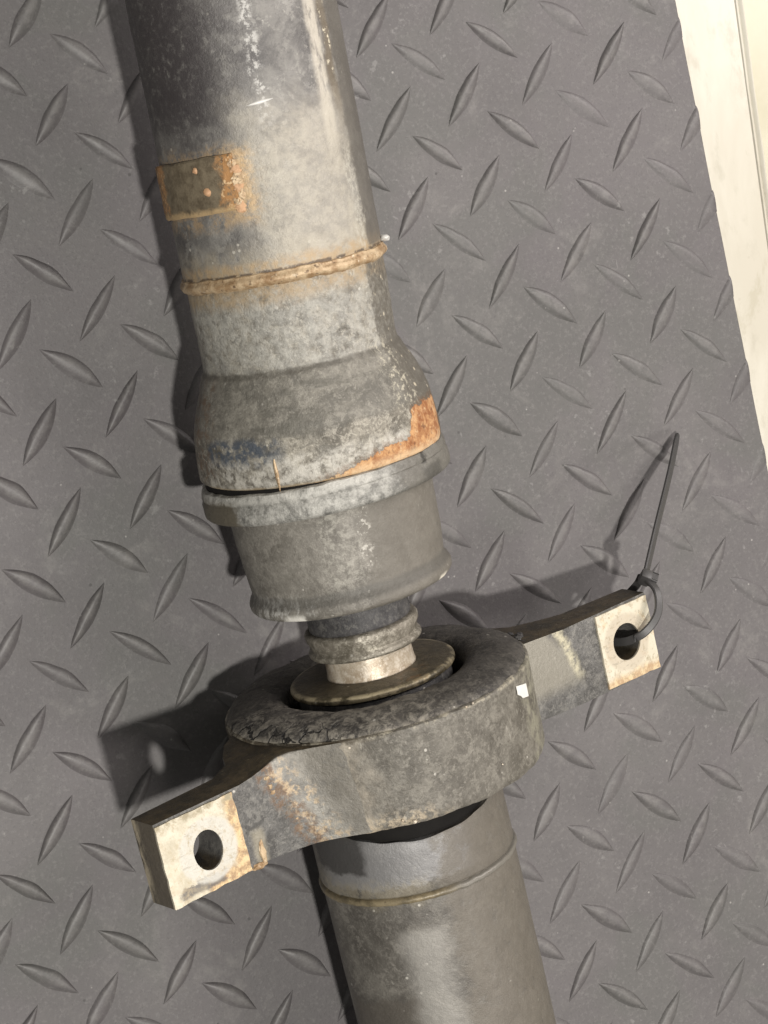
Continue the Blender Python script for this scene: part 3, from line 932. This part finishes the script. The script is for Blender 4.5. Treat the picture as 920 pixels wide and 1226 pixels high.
part('joint_collar', lathe([(93.3, 30), (93.3, 36.5), (92.9, 37.4), (91.6, 37.8), (90.4, 38.0), (89.9, 37.7), (89.4, 37.9), (88.6, 38.2), (86, 38.3), (85.0, 38.2), (84.2, 37.6), (83.8, 36.4), (83.8, 30)], 160, 0, collarfn, sub=.9), collar_mat)
body_prof = [(84.2, 32.4), (83.0, 31.9), (81, 31.6), (74, 31.4), (66, 31.0), (60.5, 30.5), (58.0, 30.3), (57.0, 30.6), (56.0, 31.3), (54.6, 31.9), (53.2, 31.8), (52.2, 31.0), (51.7, 29.6), (51.6, 27), (52.4, 20), (52.4, 12)]
part('joint_body', lathe(body_prof, 160, .12, sub=1.5), body_mat)
part('sleeve', lathe([(53, 15.6), (49, 15.9), (42.0, 16.2), (41.3, 15.9), (41.3, 12)], 96, .10, sub=1), sleeve_mat)
ringp = [(41.4, 14), (41.4, 16.6), (41.0, 17.6), (40.3, 18.0), (38.8, 17.9), (37.6, 17.2), (36.6, 17.0), (35.9, 16.7), (35.5, 16.9), (35.2, 17.5), (34.6, 17.9), (33.9, 17.9), (33.3, 17.4), (33.1, 16.4), (33.1, 12)]
part('clamp_ring', lathe(ringp, 128, .10, sub=.8), ring_mat)
part('spacer', lathe([(33.5, 13.6), (27.0, 13.9), (25.4, 14.2), (25.0, 14.3), (24.8, 12)], 96, .04, sub=1), pale_mat)
part('washer', lathe([(25.6, 10), (25.5, 15), (25.4, 24.8), (25.2, 25.7), (24.7, 26.2), (24.0, 26.3), (23.4, 26.1), (23.1, 25.4), (23.1, 10)], 144, .05), wash_mat)
part('washer', lathe([(22.6, 10), (22.6, 23.4), (22.2, 24.2), (21.0, 24.4), (19.0, 24.4), (19.0, 10)], 96, .05), sleeve_mat)


# rubber bellows with a deep inner wall
def rubfn(a, y, r):
    k = math.radians(a)
    p = Vector((math.sin(k) * r, y, math.cos(k) * r))
    y += .7 * noise.noise(p * .09) + .3 * noise.noise(p * .35)
    r += .5 * noise.noise(p * .14 + Vector((9, 0, 0))) + .12 * noise.noise(p * .7)
    if -75 < a < -10 and r > 38:
        r += .5 * noise.noise(p * .5)
        y += .4 * abs(noise.noise(p * .45 + Vector((0, 7, 0))))
    return r, y


rubp = [(-4, 30), (4, 28.2), (10, 27.8), (17, 27.6), (20.6, 28.0), (22.8, 29.6), (24.0, 33.0), (24.2, 38.2), (23.2, 42.6), (22.4, 45.2), (21.2, 47.0), (20.3, 47.7), (19.7, 47.2), (19.0, 46.2), (17.6, 45.3), (4, 45.2)]
part('rubber_bellows', lathe(rubp, 160, 0, rubfn, sub=1.3), rubber_mat)
part('bellows_floor', lathe([(6, 10), (5, 18), (3, 29.5)], 64), bore_mat)

# housing ring


def hfn(a, y, r):
    k = math.radians(a)
    p = Vector((math.sin(k) * r, y, math.cos(k) * r))
    r += .22 * noise.noise(p * .08) + .12 * noise.noise(p * .3)
    if y < -8 or y > 18:
        y += .45 * noise.noise(p * .18) + .25 * noise.noise(p * .7)
    return r, y


hp = [(19.4, 45.9), (20.0, 46.4), (20.1, 47.6), (19.6, 48.3), (18.4, 48.5), (16.2, 48.3), (-6, 47.9), (-8.4, 47.8), (-9.5, 47.3), (-9.8, 46.4), (-9.4, 45.5), (-8, 45.2), (17.5, 45.4)]
housing = part('bearing_housing', lathe(hp, 176, 0, hfn, closed=True, sub=1.6), house_mat)
part('web', lathe([(-1, 20), (-4, 32), (-6, 40), (-5, 45.4)], 96), bore_mat, housing)
# white paint dab and a torn lip on the housing's right side
dab = lathe([(13.4, 48.42), (13.3, 48.62), (9.2, 48.55), (9.1, 48.35)], 10, 0, lambda a, y, r: (r, y + (a - 62) * -.22 + (1.6 * max(0, 62 - a) / 5 if y < 10 and a < 60 else 0)), a0=57, a1=66)
for v in dab.verts:
    v.co.y += 2.6 * S
part('paint_dab', dab, white_mat, housing)
for a_, y_, s_ in ((30, 19.6, .4), (33, 19.8, .3), (-14, 17.6, .35), (2, -8.6, .6), (-2, -7.4, .45), (-30, -9.0, .7), (40, -2, .25)):
    x_, yy, z_ = on_tube(a_, y_, 48.3)
    part('dirt_crumb', blob(x_, yy, z_, s_, s_, s_ * .6, .5), pale_mat, housing)

# mounting ears: their own axes (u outwards, axial, w facing up)
PH = math.radians(-32)
cu, su = math.cos(PH), math.sin(PH)
EM = Matrix(((cu, 0, -su, 0), (0, 1, 0, 0), (su, 0, cu, 0), (0, 0, 0, 1)))


def ear(side, x_end, ylo, yhi, hx, hy, rx, ry, px0, px1, label):
    fil = [(42.6, 20.3), (43.5, 20.4)] if side > 0 else [(37.0, 27.0), (33.0, 33.6), (34.4, 33.4), (36.4, 31.75), (38.6, 29.7), (41.4, 27.0), (44.6, 24.4), (48, 22.4), (52, 21.1), (56.5, 20.45)]
    poly = fil + [(61, 20.25), (px0 - 3, 20.2), (x_end - .3, 20.3), (x_end + .4, 8.6), (px0 - 2, 6.4), (px0 - 9, 3.0), (57.0, -2.2), (52.5, -8), (47.2, -11.5), (45.7, -3), (45.4, 8)]
    poly = [(side * x, z) for x, z in poly]
    if side > 0:
        low = lambda x, z: ylo + 1.2 * max(0, (64 - abs(x)) / 20)
    else:
        low = lambda x, z: ylo + max(.4, 1.4 * math.sin((abs(x) - 45) / 22)) if abs(x) < 70 else ylo
    def high(x, z):
        t = min(1, max(0, ((66 if side < 0 else 58) - abs(x)) / (18 if side < 0 else 14)))
        return yhi + ((19.7 if side < 0 else 19.4) - yhi) * t * t * (3 - 2 * t)
    bm = prism(poly, ylo, yhi, .55, low, high)
    bmesh.ops.triangulate(bm, faces=[f for f in bm.faces if len(f.verts) > 4])
    o = part('mounting_ear', bm, ear_mats[side], angle=30)
    o.matrix_basis = EM
    cut(o, cyl_z(hx, hy, rx, ry, -20, 40), ear_mats[side])
    o['label'] = label
    # machined pad, slightly proud, uneven outline
    pts = []
    q = [(px0, ylo + .9), (px1, ylo + .3), (px1 - .2, yhi - .9), (px0 + .3, yhi - .7)]
    for i in range(4):
        (x0, y0), (x1, y1) = q[i], q[(i + 1) % 4]
        for t in range(14):
            f = t / 14
            pts.append((x0 + (x1 - x0) * f + (.42 * noise.noise(Vector((i * 9 + f * 7, side, 0))) if 0 < t else 0), y0 + (y1 - y0) * f + (.42 * noise.noise(Vector((i * 9 + f * 7, side, 5))) if 0 < t else 0)))
    b = bmesh.new()
    lo = [b.verts.new((side * x * S, y * S, 20.0 * S)) for x, y in pts]
    hi = [b.verts.new((side * x * S, y * S, 20.95 * S)) for x, y in pts]
    b.faces.new(lo)
    b.faces.new(list(reversed(hi)))
    for i in range(len(pts)):
        j = (i + 1) % len(pts)
        b.faces.new((lo[i], hi[i], hi[j], lo[j]))
    pd = link('machined_pad', b, pad_mats[side], o, angle=30)
    cut(pd, cyl_z(hx, hy, rx, ry, 10, 40), pad_mats[side])
    return o


le = ear(-1, 95.2, -9.8, 16.4, -80.4, 2.7, 4.8, 6.0, 68.4, 95.0, 'mounting ear with rust-edged pale face and long slotted hole')
re_ = ear(1, 97.6, -8.4, 18.2, 85.2, 5.2, 5.9, 6.2, 74.0, 97.2, 'mounting ear with cable tie through its hole')
# a rivet and dirt lumps
for q in range(7):
    part('grease_lump', blob(random.uniform(46, 51), random.uniform(18.6, 19.8), random.uniform(4, 19), random.uniform(.8, 1.7), random.uniform(.5, 1.0), random.uniform(1, 2.2), .6, 3), sleeve_mat, re_)
part('rivet', blob(-57.5, 16.5, 4.0, 2.0, .8, 2.0, .2, 3), weight_mat, le)
part('rust_lump', blob(-63.5, -5.6, 20.3, .9, 3.4, .5, .5, 3), bead_mat, le)
part('rust_lump', blob(-65.6, -8.9, 20.0, 2.4, 1.1, .9, .6, 3), bead_mat, le)
for q in range(9):
    yq = 15.0 - q * 2.6 + random.uniform(-.6, .6)
    uq = -(50.5 + yq * .42) + random.uniform(-1.5, 1.5)
    part('rust_lump', blob(uq, yq, 21.3 if abs(uq) < 51 else 20.5, random.uniform(.5, 1.1), random.uniform(.5, 1.0), .4, .6), bead_mat, le)

# near-black band between housing and lower tube, then the tube and its weld ring
part('dark_band', lathe([(2, 20), (2, 29.6), (-19, 29.6), (-21, 29.6)], 128, .05), bore_mat)


def ltfn(a, y, r):
    k = math.radians(a)
    p = Vector((math.sin(k) * r, y, math.cos(k) * r))
    r += .12 * noise.noise(p * .07) + .05 * noise.noise(p * .3)
    if y > -23.5:
        y += .5 * noise.noise(p * .16) + (4.6 * min(1, abs((a - 10) / 58)) ** 2 if y > -22.5 else 0)
    return r, y


lower = part('tube', lathe([(-21.4, 28), (-21.2, 31.0), (-22.0, 31.35), (-37.6, 31.4), (-38.0, 31.2), (-38.3, 30.9), (-39, 31.0), (-41, 31.3), (-330, 31.3), (-400, 31.3), (-400, 28), (-20.5, 28)], 144, 0, ltfn, sub=3), lower_mat)
part('weld_ring', lathe([(-38.2, 30.6)] + arc(-39.5, 31.2, 1.05, 80, -80, 8) + [(-40.6, 31.1), (-41.0, 31.0)], 200, 0, beadfn(.12, .25)), wring_mat, lower)

lower['label'] = 'grey tube below the bearing with a narrow weld ring'
# ------------------------------------------------------------------ cable tie through the right ear
SM = shaft.matrix_world


def strap(pts, nrm, w, t, taper=None):
    """flat strap along pts (world mm); nrm: the broad face's normal at each point"""
    P = [Vector(p) for p in pts]
    # resample with Catmull-Rom
    out, on = [], []
    for i in range(len(P) - 1):
        p0, p1, p2, p3 = P[max(i - 1, 0)], P[i], P[i + 1], P[min(i + 2, len(P) - 1)]
        for k in range(10):
            u = k / 10
            out.append(.5 * ((2 * p1) + (-p0 + p2) * u + (2 * p0 - 5 * p1 + 4 * p2 - p3) * u * u + (-p0 + 3 * p1 - 3 * p2 + p3) * u ** 3))
            on.append(Vector(nrm[i]).lerp(Vector(nrm[i + 1]), u))
    out.append(P[-1])
    on.append(Vector(nrm[-1]))
    bm = bmesh.new()
    rows = []
    for i, p in enumerate(out):
        d = (out[min(i + 1, len(out) - 1)] - out[max(i - 1, 0)]).normalized()
        n = (on[i] - d * on[i].dot(d)).normalized()
        b = d.cross(n)
        k = i / (len(out) - 1)
        ww = w * (taper(k) if taper else 1)
        sec = [(-.5, -.5), (.5, -.5), (.5, .15), (.36, .5), (-.36, .5), (-.5, .15)]
        rows.append([bm.verts.new((p + b * a * ww + n * c * t) * S) for a, c in sec])
    for i in range(len(rows) - 1):
        for k in range(6):
            bm.faces.new((rows[i][k], rows[i + 1][k], rows[i + 1][(k + 1) % 6], rows[i][(k + 1) % 6]))
    bm.faces.new(rows[0])
    bm.faces.new(list(reversed(rows[-1])))
    return bm


def earpt(u, y, w):
    return (SM @ (EM @ Vector((u * S, y * S, w * S)))) / S


tie = bpy.data.objects.new('cable_tie', None)
sc.collection.objects.link(tie)
head = earpt(100.5, 22.0, 18.5)
tip = Vector((113.1, -2.5, 2.6))
tie.location = tip * S
thing(tie, 'black plastic cable tie looped through the hole of the right mounting ear', 'cable tie')


def tpart(name, bm):
    bmesh.ops.translate(bm, verts=bm.verts, vec=-tip * S)
    return link(name, bm, tie_mat, tie, angle=35)


Uw = (SM.to_3x3() @ (EM.to_3x3() @ Vector((1, 0, 0))))
Ww = (SM.to_3x3() @ (EM.to_3x3() @ Vector((0, 0, 1))))
loop = [head + Ww * .2, earpt(99.4, 18.0, 24.2), earpt(96.2, 11.5, 26.0), earpt(90.5, 6.6, 24.0), earpt(86.5, 4.4, 18), earpt(85.2, 4.8, 9), earpt(87.5, 6.5, 3.6), earpt(93.5, 9.5, 3.8), earpt(99.3, 13.5, 6.5), earpt(101.4, 18.5, 12.5), head - Ww * 2.0]
cn = [RZ + Uw * .4, RZ + Uw * .5, RZ + Uw * .3, RZ + Uw * .2, Uw, Uw, Uw, Uw, Uw, Uw, Uw]
tpart('loop', strap(loop, cn, 2.7, .9))
dirt = (tip - head).normalized()
nrm = Vector((.62, .1, .74)).normalized()
mid1 = head.lerp(tip, .35) + Vector((-1.8, 0, 3.0))
mid2 = head.lerp(tip, .72) + Vector((-1.2, 0, 2.6))
tpart('tail', strap([head + dirt * -1.5, mid1, mid2, tip], [nrm] * 4, 2.7, 1.0, lambda k: 1 if k < .9 else 1 - (k - .9) * 4.5))
# head: a small square block with a slot and a rounded back
bm = bmesh.new()
bmesh.ops.create_cube(bm, size=1)
bmesh.ops.bevel(bm, geom=list(bm.edges), offset=.16, segments=2, profile=.6, affect='EDGES')
z = dirt
x = (Uw - z * Uw.dot(z)).normalized()
y = z.cross(x)
for v in bm.verts:
    c_ = v.co.copy()
    v.co = (head + x * c_.x * 3.7 + y * c_.y * 4.8 + z * c_.z * 3.8) * S
tpart('head', bm)
b2 = bmesh.new()
bmesh.ops.create_cube(b2, size=1)
for v in b2.verts:
    c_ = v.co.copy()
    v.co = (head + x * (c_.x * 1.6 + 2.7) + y * c_.y * 3.4 + z * (c_.z * 3.0 + .3)) * S
bmesh.ops.bevel(b2, geom=list(b2.edges), offset=.4 * S, segments=2, profile=.6, affect='EDGES')
tpart('pawl', b2)
